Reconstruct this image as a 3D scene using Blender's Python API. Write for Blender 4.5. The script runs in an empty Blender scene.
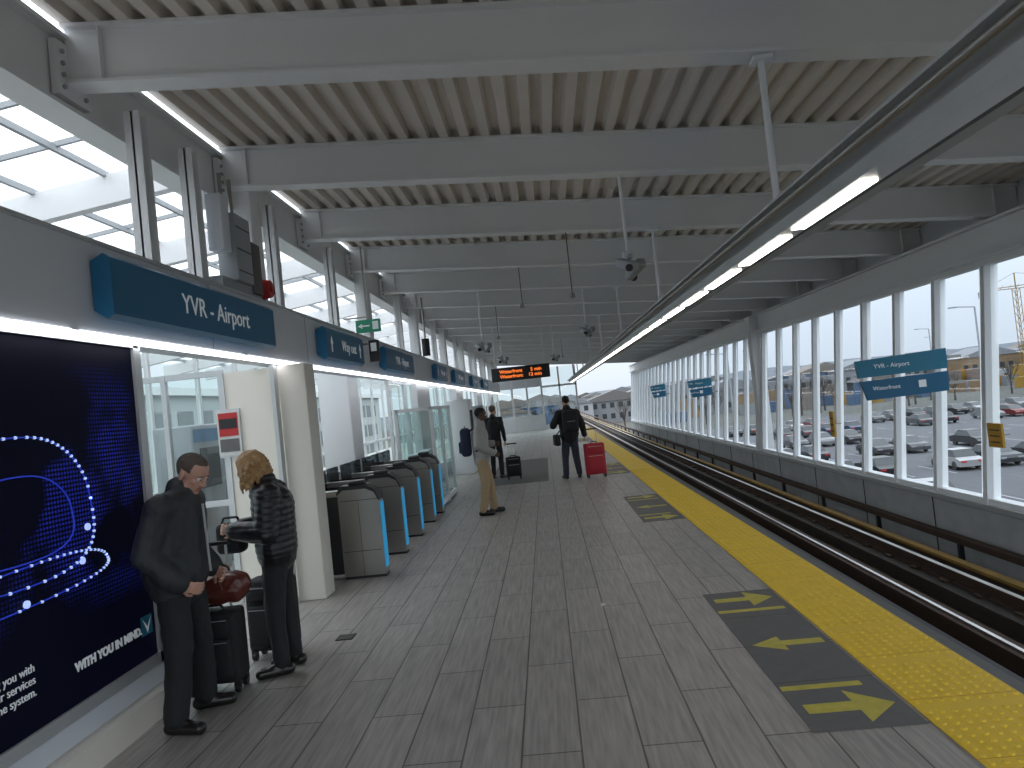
import bpy, bmesh, math, random
from mathutils import Vector, Matrix, Euler, noise
random.seed(7)
sc = bpy.context.scene
COL = sc.collection
sc.view_settings.view_transform = 'Standard'

# ------------------------------------------------------------ materials
def newmat(name):
    m = bpy.data.materials.new(name); m.use_nodes = True
    nt = m.node_tree; return m, nt, nt.nodes, nt.links, nt.nodes['Principled BSDF']

def mat(name, col, rough=0.6, metal=0.0, var=0.12, scale=6.0, bump=0.0, bscale=40.0, stretch=None):
    m, nt, N, L, p = newmat(name)
    p.inputs['Roughness'].default_value = rough
    p.inputs['Metallic'].default_value = metal
    tc = N.new('ShaderNodeTexCoord')
    src = tc.outputs['Object']
    if stretch:
        mp = N.new('ShaderNodeMapping'); mp.inputs['Scale'].default_value = stretch
        L.new(src, mp.inputs['Vector']); src = mp.outputs['Vector']
    nz = N.new('ShaderNodeTexNoise'); nz.inputs['Scale'].default_value = scale
    nz.inputs['Detail'].default_value = 4
    L.new(src, nz.inputs['Vector'])
    mx = N.new('ShaderNodeMix'); mx.data_type = 'RGBA'
    c = Vector(col[:3])
    mx.inputs['A'].default_value = (*(c*(1-var)), 1)
    mx.inputs['B'].default_value = (*[min(1, v) for v in c*(1+var)], 1)
    L.new(nz.outputs['Fac'], mx.inputs['Factor'])
    L.new(mx.outputs['Result'], p.inputs['Base Color'])
    if bump > 0:
        n2 = N.new('ShaderNodeTexNoise'); n2.inputs['Scale'].default_value = bscale
        L.new(src, n2.inputs['Vector'])
        b = N.new('ShaderNodeBump'); b.inputs['Strength'].default_value = bump
        b.inputs['Distance'].default_value = 0.02
        L.new(n2.outputs['Fac'], b.inputs['Height']); L.new(b.outputs['Normal'], p.inputs['Normal'])
    return m

def emit(name, col, s):
    m, nt, N, L, p = newmat(name)
    p.inputs['Base Color'].default_value = (*col, 1)
    p.inputs['Emission Color'].default_value = (*col, 1)
    p.inputs['Emission Strength'].default_value = s
    return m

def glass(name, tint=(0.93, 0.97, 0.98), gl=0.07, rough=0.02):
    m, nt, N, L, p = newmat(name)
    N.remove(p)
    out = [n for n in N if n.type == 'OUTPUT_MATERIAL'][0]
    t = N.new('ShaderNodeBsdfTransparent'); t.inputs['Color'].default_value = (*tint, 1)
    g = N.new('ShaderNodeBsdfGlossy'); g.inputs['Roughness'].default_value = rough
    mx = N.new('ShaderNodeMixShader'); mx.inputs['Fac'].default_value = gl
    L.new(t.outputs[0], mx.inputs[1]); L.new(g.outputs[0], mx.inputs[2]); L.new(mx.outputs[0], out.inputs['Surface'])
    return m

def translucent(name, col, k=0.35):
    m, nt, N, L, p = newmat(name)
    N.remove(p)
    out = [n for n in N if n.type == 'OUTPUT_MATERIAL'][0]
    t = N.new('ShaderNodeBsdfTransparent')
    g = N.new('ShaderNodeBsdfTranslucent'); g.inputs['Color'].default_value = (*col, 1)
    nz = N.new('ShaderNodeTexNoise'); nz.inputs['Scale'].default_value = 0.8
    tc = N.new('ShaderNodeTexCoord'); L.new(tc.outputs['Object'], nz.inputs['Vector'])
    mr = N.new('ShaderNodeMapRange'); mr.inputs['To Min'].default_value = k-0.12; mr.inputs['To Max'].default_value = k+0.12
    L.new(nz.outputs['Fac'], mr.inputs['Value'])
    mx = N.new('ShaderNodeMixShader'); L.new(mr.outputs[0], mx.inputs['Fac'])
    L.new(t.outputs[0], mx.inputs[1]); L.new(g.outputs[0], mx.inputs[2]); L.new(mx.outputs[0], out.inputs['Surface'])
    return m

M = {}
M['white'] = mat('white_painted_steel', (0.73, 0.74, 0.755), 0.45, 0, 0.05, 2)
M['whitecol'] = mat('cream_column_paint', (0.74, 0.70, 0.63), 0.5, 0, 0.05, 2)
M['fascia'] = mat('fascia_panel', (0.63, 0.66, 0.71), 0.45, 0, 0.04, 1)
M['deck'] = mat('deck_metal', (0.66, 0.61, 0.56), 0.55, 0, 0.10, 1.5)
M['concrete'] = mat('concrete', (0.36, 0.37, 0.38), 0.85, 0, 0.25, 3, 0.3, 30)
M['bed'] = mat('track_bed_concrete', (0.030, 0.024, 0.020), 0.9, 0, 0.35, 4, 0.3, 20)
M['steel'] = mat('brushed_stainless', (0.36, 0.345, 0.325), 0.32, 0.85, 0.08, 10, stretch=(1, 1, 12))
M['railtop'] = mat('rail_steel', (0.6, 0.58, 0.55), 0.3, 0.9, 0.1, 5)
M['rust'] = mat('rail_rust', (0.06, 0.035, 0.024), 0.8, 0.2, 0.3, 8)
M['grey'] = mat('grey_paint', (0.32, 0.34, 0.36), 0.5, 0.1, 0.08, 4)
M['alu'] = mat('aluminium_frame', (0.55, 0.57, 0.58), 0.35, 0.5, 0.06, 4)
M['darkgrey'] = mat('dark_grey_tile', (0.120, 0.115, 0.115), 0.6, 0, 0.2, 12)
M['black'] = mat('black_plastic', (0.015, 0.015, 0.017), 0.45, 0, 0.2, 10)
M['blacksoft'] = mat('black_fabric', (0.014, 0.014, 0.016), 0.8, 0, 0.3, 30, 0.4, 60)
M['signblue'] = mat('sign_teal_blue', (0.010, 0.130, 0.265), 0.4, 0, 0.05, 2)
M['signblue2'] = mat('sign_bright_teal', (0.02, 0.20, 0.32), 0.4, 0, 0.05, 2)
M['textwhite'] = emit('sign_white_lettering', (0.80, 0.85, 0.88), 0.1)
M['yellow'] = mat('tactile_yellow', (0.80, 0.53, 0.030), 0.55, 0, 0.12, 9)
M['yellowpaint'] = mat('yellow_floor_paint', (0.52, 0.44, 0.07), 0.6, 0, 0.3, 14)
M['orange'] = mat('power_rail_cover', (0.27, 0.155, 0.02), 0.6, 0, 0.4, 3)
M['tag'] = mat('yellow_tag', (0.55, 0.30, 0.03), 0.6, 0, 0.1, 6)
M['red'] = mat('red_paint', (0.45, 0.02, 0.02), 0.4, 0, 0.1, 6)
M['redfab'] = mat('red_fabric', (0.40, 0.015, 0.025), 0.6, 0, 0.2, 20)
M['green'] = emit('exit_green', (0.02, 0.20, 0.12), 0.25)
M['cyan'] = emit('gate_cyan', (0.02, 0.30, 0.58), 0.4)
M['glass'] = glass('window_glass', (0.82, 0.87, 0.91), 0.06)
M['glassg'] = glass('interior_glass', (0.82, 0.90, 0.89), 0.10)
M['glassdark'] = glass('smoked_glass', (0.25, 0.28, 0.3), 0.12)
M['sky'] = translucent('skylight_polycarbonate', (0.93, 0.95, 0.97), 0.3)
M['frit'] = translucent('frosted_glass_strip', (0.95, 0.97, 0.98), 0.75)
M['led'] = emit('led_tube', (1.0, 0.94, 0.86), 6.0)
M['ledf'] = emit('fascia_led', (0.95, 0.96, 1.0), 5.0)
M['amber'] = emit('amber_led', (1.0, 0.20, 0.03), 1.3)
M['asphalt'] = mat('asphalt', (0.075, 0.078, 0.088), 0.9, 0, 0.2, 0.2)
M['grass'] = mat('dry_grass', (0.06, 0.062, 0.055), 0.95, 0, 0.35, 0.05)
M['hill'] = mat('distant_trees', (0.105, 0.12, 0.14), 1, 0, 0.3, 0.06)
M['tyre'] = mat('tyre', (0.02, 0.02, 0.02), 0.8)
M['carglass'] = mat('car_glass', (0.03, 0.035, 0.04), 0.25)
M['bld1'] = mat('building_grey', (0.18, 0.19, 0.205), 0.8, 0, 0.1, .1)
M['bld2'] = mat('building_tan', (0.15, 0.13, 0.115), 0.8, 0, 0.1, .1)
M['bld3'] = mat('building_blue', (0.05, 0.09, 0.16), 0.8, 0, 0.1, .1)
M['bld4'] = mat('building_ochre', (0.18, 0.12, 0.065), 0.8, 0, 0.1, .1)
M['bldw'] = mat('building_white', (0.32, 0.33, 0.35), 0.8, 0, 0.1, .1)
M['term'] = mat('terminal_cladding', (0.45, 0.47, 0.48), 0.7, 0, 0.1, .3)
M['bark'] = mat('tree_bark', (0.05, 0.04, 0.035), 0.9, 0, 0.2, 3)
M['paper'] = mat('poster_paper', (0.6, 0.6, 0.58), 0.6)
M['leather'] = mat('maroon_leather', (0.12, 0.028, 0.020), 0.3, 0, 0.4, 12, 0.3, 25)

# floor tile
def floor_mat():
    m, nt, N, L, p = newmat('platform_tile')
    tc = N.new('ShaderNodeTexCoord'); sp = N.new('ShaderNodeSeparateXYZ'); cb = N.new('ShaderNodeCombineXYZ')
    L.new(tc.outputs['Object'], sp.inputs[0]); L.new(sp.outputs['Y'], cb.inputs['X']); L.new(sp.outputs['X'], cb.inputs['Y'])
    br = N.new('ShaderNodeTexBrick'); br.inputs['Scale'].default_value = 1
    br.inputs['Brick Width'].default_value = 1.2; br.inputs['Row Height'].default_value = 0.3
    br.inputs['Mortar Size'].default_value = 0.005; br.inputs['Mortar Smooth'].default_value = 0.1
    br.inputs['Color1'].default_value = (0.385, 0.355, 0.335, 1); br.inputs['Color2'].default_value = (0.335, 0.31, 0.292, 1)
    br.inputs['Mortar'].default_value = (0.10, 0.092, 0.086, 1)
    L.new(cb.outputs[0], br.inputs['Vector'])
    mp = N.new('ShaderNodeMapping'); mp.inputs['Scale'].default_value = (26, 1.6, 1)
    L.new(tc.outputs['Object'], mp.inputs['Vector'])
    nz = N.new('ShaderNodeTexNoise'); nz.inputs['Scale'].default_value = 1.6; nz.inputs['Detail'].default_value = 5
    L.new(mp.outputs[0], nz.inputs['Vector'])
    mr = N.new('ShaderNodeMapRange'); mr.inputs['From Min'].default_value = .3; mr.inputs['From Max'].default_value = .7
    mr.inputs['To Min'].default_value = 0.74; mr.inputs['To Max'].default_value = 1.16
    L.new(nz.outputs['Fac'], mr.inputs['Value'])
    mx = N.new('ShaderNodeMix'); mx.data_type = 'RGBA'; mx.blend_type = 'MULTIPLY'; mx.inputs['Factor'].default_value = 1
    L.new(br.outputs['Color'], mx.inputs['A']); L.new(mr.outputs[0], mx.inputs['B'])
    L.new(mx.outputs['Result'], p.inputs['Base Color'])
    p.inputs['Roughness'].default_value = 0.45
    return m
M['tile'] = floor_mat()

# advert panel : dark blue with dotted world map
def ad_mat():
    m, nt, N, L, p = newmat('advert_print')
    tc = N.new('ShaderNodeTexCoord')
    sp = N.new('ShaderNodeSeparateXYZ'); L.new(tc.outputs['Object'], sp.inputs[0])
    cb = N.new('ShaderNodeCombineXYZ'); L.new(sp.outputs['Y'], cb.inputs['X']); L.new(sp.outputs['Z'], cb.inputs['Y'])
    vo = N.new('ShaderNodeTexVoronoi'); vo.voronoi_dimensions = '2D'; vo.inputs['Scale'].default_value = 40; vo.inputs['Randomness'].default_value = 0
    L.new(cb.outputs[0], vo.inputs['Vector'])
    lt = N.new('ShaderNodeMath'); lt.operation = 'LESS_THAN'; lt.inputs[1].default_value = 0.33
    L.new(vo.outputs['Distance'], lt.inputs[0])
    nz = N.new('ShaderNodeTexNoise'); nz.inputs['Scale'].default_value = 1.7; nz.inputs['Detail'].default_value = 5
    mp = N.new('ShaderNodeMapping'); mp.inputs['Location'].default_value = (1.2, 3.3, 0.4)
    L.new(cb.outputs[0], mp.inputs['Vector']); L.new(mp.outputs[0], nz.inputs['Vector'])
    mr = N.new('ShaderNodeMapRange'); mr.inputs['From Min'].default_value = 0.47; mr.inputs['From Max'].default_value = 0.56
    L.new(nz.outputs['Fac'], mr.inputs['Value'])
    z1 = N.new('ShaderNodeMapRange'); z1.inputs['From Min'].default_value = 0.8; z1.inputs['From Max'].default_value = 1.1
    L.new(sp.outputs['Z'], z1.inputs['Value'])
    z2 = N.new('ShaderNodeMapRange'); z2.inputs['From Min'].default_value = 2.3; z2.inputs['From Max'].default_value = 1.8
    L.new(sp.outputs['Z'], z2.inputs['Value'])
    a = N.new('ShaderNodeMath'); a.operation = 'MULTIPLY'; L.new(lt.outputs[0], a.inputs[0]); L.new(mr.outputs[0], a.inputs[1])
    b = N.new('ShaderNodeMath'); b.operation = 'MULTIPLY'; L.new(a.outputs[0], b.inputs[0]); L.new(z1.outputs[0], b.inputs[1])
    c = N.new('ShaderNodeMath'); c.operation = 'MULTIPLY'; L.new(b.outputs[0], c.inputs[0]); L.new(z2.outputs[0], c.inputs[1])
    mx = N.new('ShaderNodeMix'); mx.data_type = 'RGBA'
    mx.inputs['A'].default_value = (0.0015, 0.002, 0.008, 1); mx.inputs['B'].default_value = (0.012, 0.020, 0.25, 1)
    L.new(c.outputs[0], mx.inputs['Factor'])
    L.new(mx.outputs['Result'], p.inputs['Base Color']); L.new(mx.outputs['Result'], p.inputs['Emission Color'])
    p.inputs['Emission Strength'].default_value = 0.5; p.inputs['Roughness'].default_value = 0.6
    p.inputs['Specular IOR Level'].default_value = 0.08
    return m
M['ad'] = ad_mat()
M['adline'] = emit('advert_line_glow', (0.45, 0.58, 1.0), 0.8)
M['adline2'] = emit('advert_line_blue', (0.015, 0.04, 0.5), 0.5)

# ------------------------------------------------------------ mesh builder
class B:
    def __init__(s): s.bm = bmesh.new(); s.mats = []
    def mi(s, m):
        m = M[m] if isinstance(m, str) else m
        if m not in s.mats: s.mats.append(m)
        return s.mats.index(m)
    def add(s, vs, fs, m, smooth=False):
        i = s.mi(m); bv = [s.bm.verts.new(v) for v in vs]
        for f in fs:
            try:
                ff = s.bm.faces.new([bv[k] for k in f]); ff.material_index = i; ff.smooth = smooth
            except ValueError: pass
    def box(s, x0, x1, y0, y1, z0, z1, m):
        v = [(x, y, z) for x in (x0, x1) for y in (y0, y1) for z in (z0, z1)]
        s.add(v, [(0, 1, 3, 2), (4, 6, 7, 5), (0, 4, 5, 1), (2, 3, 7, 6), (0, 2, 6, 4), (1, 5, 7, 3)], m)
    def rbox(s, c, size, m, rot=(0, 0, 0), bev=0.02, seg=2):
        t = bmesh.new(); bmesh.ops.create_cube(t, size=1)
        for v in t.verts: v.co = Vector((v.co.x*size[0], v.co.y*size[1], v.co.z*size[2]))
        if bev > 0: bmesh.ops.bevel(t, geom=list(t.edges), offset=bev, segments=seg, affect='EDGES', profile=0.5)
        R = Euler(rot).to_matrix()
        t.verts.index_update()
        s.add([R @ v.co + Vector(c) for v in t.verts], [[v.index for v in f.verts] for f in t.faces], m, bev > 0)
        t.free()
    def cyl(s, p0, p1, r, m, r1=None, n=12, smooth=True):
        p0, p1 = Vector(p0), Vector(p1); r1 = r if r1 is None else r1
        d = (p1-p0).normalized(); a = d.orthogonal().normalized(); b = d.cross(a)
        vs = []
        for p, rr in ((p0, r), (p1, r1)):
            for k in range(n):
                an = 2*math.pi*k/n; vs.append(p+(a*math.cos(an)+b*math.sin(an))*rr)
        s.add(vs, [(k, (k+1) % n, n+(k+1) % n, n+k) for k in range(n)], m, smooth)
        s.add(vs[:n], [tuple(reversed(range(n)))], m); s.add(vs[n:], [tuple(range(n))], m)
    def tube(s, pts, r, m, n=8):
        for a, b in zip(pts, pts[1:]): s.cyl(a, b, r, m, n=n)
    def prism(s, pts, axis, a0, a1, m, smooth=False):
        n = len(pts)
        def mk(p, a):
            return {'x': (a, p[0], p[1]), 'y': (p[0], a, p[1]), 'z': (p[0], p[1], a)}[axis]
        vs = [mk(p, a0) for p in pts]+[mk(p, a1) for p in pts]
        s.add(vs, [(k, (k+1) % n, n+(k+1) % n, n+k) for k in range(n)]+[tuple(reversed(range(n))), tuple(range(n, 2*n))], m, smooth)
    def done(s, name, parent=None, recalc=True):
        if recalc: bmesh.ops.recalc_face_normals(s.bm, faces=list(s.bm.faces))
        me = bpy.data.meshes.new(name); s.bm.to_mesh(me); s.bm.free()
        for m in s.mats: me.materials.append(m)
        o = bpy.data.objects.new(name, me); COL.objects.link(o)
        if parent: o.parent = parent
        return o

def empty(name, loc=(0, 0, 0), rz=0):
    e = bpy.data.objects.new(name, None); e.location = loc; e.rotation_euler = (0, 0, rz)
    e.empty_display_size = 0.1; COL.objects.link(e); return e

def text(body, size, loc, rot, m, parent=None, name='lettering', align='CENTER', ext=0.002, bold=0.0):
    cu = bpy.data.curves.new(name, 'FONT'); cu.body = body; cu.size = size; cu.extrude = ext
    cu.align_x = align; cu.align_y = 'CENTER'; cu.offset = bold
    t = bpy.data.objects.new('tmp', cu); COL.objects.link(t)
    dg = bpy.context.evaluated_depsgraph_get()
    me = bpy.data.meshes.new_from_object(t.evaluated_get(dg)); me.materials.clear(); me.materials.append(M[m])
    bpy.data.objects.remove(t)
    o = bpy.data.objects.new(name, me); COL.objects.link(o)
    o.location = loc; o.rotation_euler = rot
    if parent: o.parent = parent
    return o
RX = (math.pi/2, 0, math.pi/2)   # faces +X
RY = (math.pi/2, 0, 0)           # faces -Y

Y0, Y1 = -3.0, 46.0
SP = 2.33
# ------------------------------------------------------------ floor
b = B(); b.box(-9, 2.34, Y0, 44, -0.35, 0, 'tile')
fl = b.done('floor')
b = B(); b.box(2.26, 2.34, Y0, 44, 0.001, 0.008, 'darkgrey'); b.box(2.34, 2.38, Y0, 44, -0.12, 0.006, 'black')
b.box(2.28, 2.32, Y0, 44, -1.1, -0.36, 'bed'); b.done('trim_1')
# tactile strip
b = B(); b.box(1.70, 2.26, Y0, 44, 0.001, 0.008, 'yellow')
y = 2.0
pitch = 0.062
while y < 16:
    if (y % 0.62) > 0.03:
        for k in range(9):
            x = 1.73+k*pitch; r = 0.017; n = 6
            vs = [(x+r*math.cos(2*math.pi*i/n), y+r*math.sin(2*math.pi*i/n), 0.008) for i in range(n)]
            vs += [(x+.6*r*math.cos(2*math.pi*i/n), y+.6*r*math.sin(2*math.pi*i/n), 0.014) for i in range(n)]
            b.add(vs, [(i, (i+1) % n, n+(i+1) % n, n+i) for i in range(n)]+[tuple(range(n, 2*n))], 'yellow')
    y += pitch
yy = 2.0
while yy < 44:
    b.box(1.70, 2.26, yy-0.003, yy+0.003, 0.0081, 0.0088, 'tag'); yy += 0.61
b.done('tactile_warning_strip', recalc=False)

# boarding markers
def arrow(b, x, y, d, m='yellowpaint', L=0.46, w=0.055, hw=0.19, hl=0.2, z=0.0045):
    x0 = x-d*L/2; x1 = x+d*L/2; xh = x1-d*hl
    pts = [(x0, y-w), (xh, y-w), (xh, y-hw), (x1, y), (xh, y+hw), (xh, y+w), (x0, y+w)]
    if d < 0: pts = pts[::-1]
    b.add([(p[0], p[1], z) for p in pts], [tuple(range(7))], m)
for ys in (3.58, 9.6, 15.6, 21.6, 27.6):
    b = B(); b.box(1.13, 1.68, ys, ys+2.47, 0.0005, 0.004, 'darkgrey')
    for q in (0.6, 1.2, 1.8): b.box(1.13, 1.68, ys+q, ys+q+.006, .004, .0043, 'black')
    arrow(b, 1.41, ys+0.25, 1)
    b.box(1.14, 1.58, ys+0.49, ys+0.55, 0.0035, 0.0045, 'yellowpaint')
    arrow(b, 1.41, ys+1.22, -1, w=.045, hw=.13)
    b.box(1.14, 1.64, ys+1.93, ys+1.99, 0.0035, 0.0045, 'yellowpaint')
    arrow(b, 1.41, ys+2.25, 1, w=.05)
    b.done('boarding_position_marker', recalc=False)
b = B(); b.box(-1.5, -0.1, 15.6, 21.8, 0.0005, 0.004, 'darkgrey'); b.done('floor_mat')
b = B(); b.box(-1.88, -1.74, 5.72, 5.86, 0.0005, 0.005, 'black')
for k in range(4): b.box(-1.87, -1.75, 5.74+k*0.03, 5.75+k*0.03, 0.005, 0.008, 'steel')
b.done('floor_drain')
b = B(); b.add([(.28, 6.0, .002), (.31, 5.98, .006), (.33, 6.05, .002), (.29, 6.08, .008)], [(0, 1, 2, 3)], 'paper'); b.done('paper_scrap')

# ------------------------------------------------------------ track
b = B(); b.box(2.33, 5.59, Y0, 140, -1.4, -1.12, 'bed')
b.done('track_bed')
t = empty('railway_track')
for i, x in enumerate((3.30, 4.70)):
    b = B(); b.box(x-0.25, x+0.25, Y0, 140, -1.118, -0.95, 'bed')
    b.prism([(x-.07, -.95), (x+.07, -.95), (x+.07, -.935), (x+.012, -.92), (x+.012, -.85), (x+.036, -.84), (x+.036, -.81), (x-.036, -.81), (x-.036, -.84), (x-.012, -.85), (x-.012, -.92), (x-.07, -.935)], 'y', Y0, 140, 'rust')
    b.box(x-.03, x+.03, Y0, 140, -0.81, -0.806, 'railtop')
    yy = Y0
    while yy < 40:
        b.box(x-.14, x+.14, yy, yy+.14, -.95, -.92, 'rust'); yy += 0.7
    b.done('rail_%d' % (i+1), t)
b = B(); b.box(3.86, 4.06, Y0, 140, -1.118, -0.90, 'rust'); b.box(3.93, 3.97, Y0, 140, -0.90, -0.88, 'railtop')
b.done('cable_trough', t)
b = B()
for x, z, m in ((5.12, -0.90, 'orange'), (5.4, -0.70, 'rust')):
    b.box(x-.06, x+.06, Y0, 140, z-.02, z+.02, m); b.box(x-.03, x+.03, Y0, 140, z-.08, z-.02, 'rust')
    yy = Y0+1
    while yy < 60:
        b.box(x-.03, x+.03, yy, yy+.06, -1.118, z-.07, 'black'); yy += 2.4
b.done('conductor_rail', t)

# ------------------------------------------------------------ right wall & glazing
b = B(); b.box(5.6, 5.85, Y0, 48, -1.4, -0.27, 'concrete')
yy = Y0
while yy < 48:
    b.box(5.592, 5.6, yy, yy+.02, -1.1, -0.27, 'bed'); yy += SP
b.done('wall_right')
b = B(); b.box(5.54, 5.86, Y0, 48, -0.268, -0.20, 'alu'); b.done('trim_2')
LX = lambda z: 5.66+(z+0.2)*(0.33/3.16)
def glazing(name, ya, yb):
    b = B()
    n = round((yb-ya)/1.165); st = (yb-ya)/n
    for k in range(n+1):
        y = ya+k*st
        for (z0, z1) in ((-0.2, 2.98),):
            v = []
            for z in (z0, z1):
                x = LX(z)
                v += [(x-.09, y-.045, z), (x+.05, y-.045, z), (x+.05, y+.045, z), (x-.09, y+.045, z)]
            b.add(v, [(0, 1, 2, 3), (4, 5, 6, 7), (0, 1, 5, 4), (1, 2, 6, 5), (2, 3, 7, 6), (3, 0, 4, 7)], 'white')
        if k < n:
            za, zb = -0.2, 2.98
            b.add([(LX(za), y, za), (LX(za), y+st, za), (LX(zb), y+st, zb), (LX(zb), y, zb)], [(0, 1, 2, 3)], 'glass')
            for q in (0.05, st-.2):
                b.add([(LX(za)-.01, y+q, za), (LX(za)-.01, y+q+.15, za), (LX(zb)-.01, y+q+.15, zb), (LX(zb)-.01, y+q, zb)], [(0, 1, 2, 3)], 'frit')
    b.box(5.6, 5.75, ya, yb, -0.2, -0.13, 'white'); b.box(5.88, 6.03, ya, yb, 2.9, 2.98, 'white')
    return b.done(name, recalc=False)
glazing('window_1', -2.33, 19.22)
glazing('window_2', 19.75, 48)
b = B(); b.rbox((5.78, 19.48, 1.2), (0.3, 0.34, 4.4), 'white', bev=0.01); b.done('column')
b = B(); b.box(5.85, 6.15, Y0, 48, 2.98, 3.42, 'white'); b.box(5.75, 6.2, Y0, 48, 2.985, 3.02, 'white'); b.box(5.75, 6.2, Y0, 48, 3.40, 3.43, 'white')
b.box(6.22, 6.3, Y0, 48, 3.3, 3.99, 'white')
b.done('trim_3')
for y, z, h, w in ((9.15, 0.73, .3, .28), (14.2, 0.7, .5, .18)):
    b = B(); b.box(5.5, 5.53, y-w/2, y+w/2, z-h/2, z+h/2, 'tag'); b.box(5.5, 5.68, y-.01, y+.01, z-.01, z+.01, 'steel')
    for k in range(3): b.box(5.495, 5.5, y-w*.35, y+w*.35, z-h*.3+k*h*.25, z-h*.25+k*h*.25, 'black')
    b.done('wall_notice_tag')

def track_sign(y, x0, x1, zt, name, label=True):
    e = empty(name)
    h = 0.28
    b = B()
    b.prism([(x0-.02, zt-.03), (x1, zt+.03), (x1, zt-h+.03), (x0, zt-h+.01)], 'y', y-.03, y+.03, 'signblue2')
    b.prism([(x0+.02, zt-h-.04), (x1, zt-h-.01), (x1-.02, zt-2*h), (x0+.1, zt-2*h-.03)], 'y', y-.03, y+.03, 'signblue')
    b.box(x1-.1, 5.8, y-.02, y+.02, zt-.12, zt-.08, 'steel'); b.box(x1-.1, 5.8, y-.02, y+.02, zt-2*h+.08, zt-2*h+.12, 'steel')
    b.cyl((x0+.5, y+.04, zt), (x0+.5, y+.04, zt-2*h), .02, 'steel')
    b.done('plates', e)
    if label:
        text('YVR - Airport', 0.085, ((x0+x1)/2-.15, y-.033, zt-h/2+.01), RY, 'textwhite', e)
        text('Waterfront', 0.08, ((x0+x1)/2-.25, y-.033, zt-1.55*h), RY, 'textwhite', e)
        b = B(); b.box(x1-.42, x1-.32, y-.036, y-.031, zt-1.7*h, zt-1.7*h+.1, 'textwhite'); b.done('pictogram', e)
track_sign(10.2, 4.38, 5.60, 1.86, 'station_name_sign')
track_sign(24.3, 4.85, 5.62, 1.9, 'station_name_sign')
track_sign(33.5, 4.95, 5.62, 1.9, 'station_name_sign')

# ------------------------------------------------------------ roof
zb = lambda x: 3.94-0.0805*x
XL, XR = -2.95, 6.2
beams_y = [4.65+SP*n for n in range(-3, 18)]
b = B()
for y in beams_y:
    for x0, x1 in ((XL, XR),):
        def sl(y0, y1, a, c, m='white'):
            v = []
            for x in (x0, x1):
                z = zb(x); v += [(x, y0, z+a), (x, y1, z+a), (x, y1, z+c), (x, y0, z+c)]
            b.add(v, [(0, 1, 2, 3), (4, 5, 6, 7), (0, 1, 5, 4), (1, 2, 6, 5), (2, 3, 7, 6), (3, 0, 4, 7)], m)
        sl(y-.09, y+.09, 0, .022); sl(y-.04, y+.04, .022, .38); sl(y-.09, y+.09, .38, .405)
    for x in (-2.7, 5.9):
        z = zb(x); b.box(x-.006, x+.006, y-.085, y+.085, z+.02, z+.38, 'white')
b.done('ceiling_beams')
b = B()
xs = []; x = XL; rib = 0.2
while x < XR+0.2:
    for dx, dz in ((0, 0.0), (0.085, 0.0), (0.11, 0.075), (0.175, 0.075)):
        xs.append((x+dx, zb(x+dx)+0.407+dz))
    x += rib
v = [(p[0], Y0, p[1]) for p in xs]+[(p[0], Y1, p[1]) for p in xs]; n = len(xs)
b.add(v, [(k, k+1, n+k+1, n+k) for k in range(n-1)], 'deck')
b.prism([(XL, zb(XL)+.5), (XR+.5, zb(XR+.5)+.5), (XR+.5, zb(XR+.5)+.6), (XL, zb(XL)+.6)], 'y', Y0, Y1, 'grey')
b.done('ceiling')
# left girder (longitudinal)
b = B(); b.box(-3.06, -3.0, Y0, Y1, 4.02, 4.5, 'white'); b.box(-3.17, -2.93, Y0, Y1, 4.0, 4.03, 'white'); b.box(-3.17, -2.93, Y0, Y1, 4.49, 4.52, 'white')
for y in beams_y:
    b.box(-2.99, -2.94, y-.16, y+.16, 4.08, 4.45, 'white')
    for dy in (-.11, .11):
        for dz in (4.14, 4.22, 4.30, 4.38): b.cyl((-2.94, y+dy, dz), (-2.922, y+dy, dz), .016, 'grey', n=6)
b.done('trim_4')

# skylight
zs = lambda x: 4.5+0.13*(x+2.9)
b = B()
v = [(-3.2, Y0, zs(-3.2)+.2), (-3.2, Y1, zs(-3.2)+.2), (-10, Y1, zs(-10)+.2), (-10, Y0, zs(-10)+.2)]
b.add(v, [(0, 1, 2, 3)], 'sky'); b.done('window_3')
b = B()
y = beams_y[0]
while y < Y1:
    v = []
    for x in (-3.15, -10):
        z = zs(x); v += [(x, y-.06, z-.18), (x, y+.06, z-.18), (x, y+.06, z+.12), (x, y-.06, z+.12)]
    b.add(v, [(0, 1, 2, 3), (4, 5, 6, 7), (0, 1, 5, 4), (1, 2, 6, 5), (2, 3, 7, 6), (3, 0, 4, 7)], 'white')
    for q in (SP/3, 2*SP/3):
        v = []
        for x in (-3.15, -10):
            z = zs(x)+.17; v += [(x, y+q-.015, z-.03), (x, y+q+.015, z-.03), (x, y+q+.015, z+.02), (x, y+q-.015, z+.02)]
        b.add(v, [(0, 1, 2, 3), (4, 5, 6, 7), (0, 1, 5, 4), (1, 2, 6, 5), (2, 3, 7, 6), (3, 0, 4, 7)], 'grey')
    y += SP
x = -3.4
while x > -10:
    b.box(x-.02, x+.02, Y0, Y1, zs(x)+.10, zs(x)+.16, 'grey'); x -= 0.75
b.done('skylight_frame')

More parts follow.
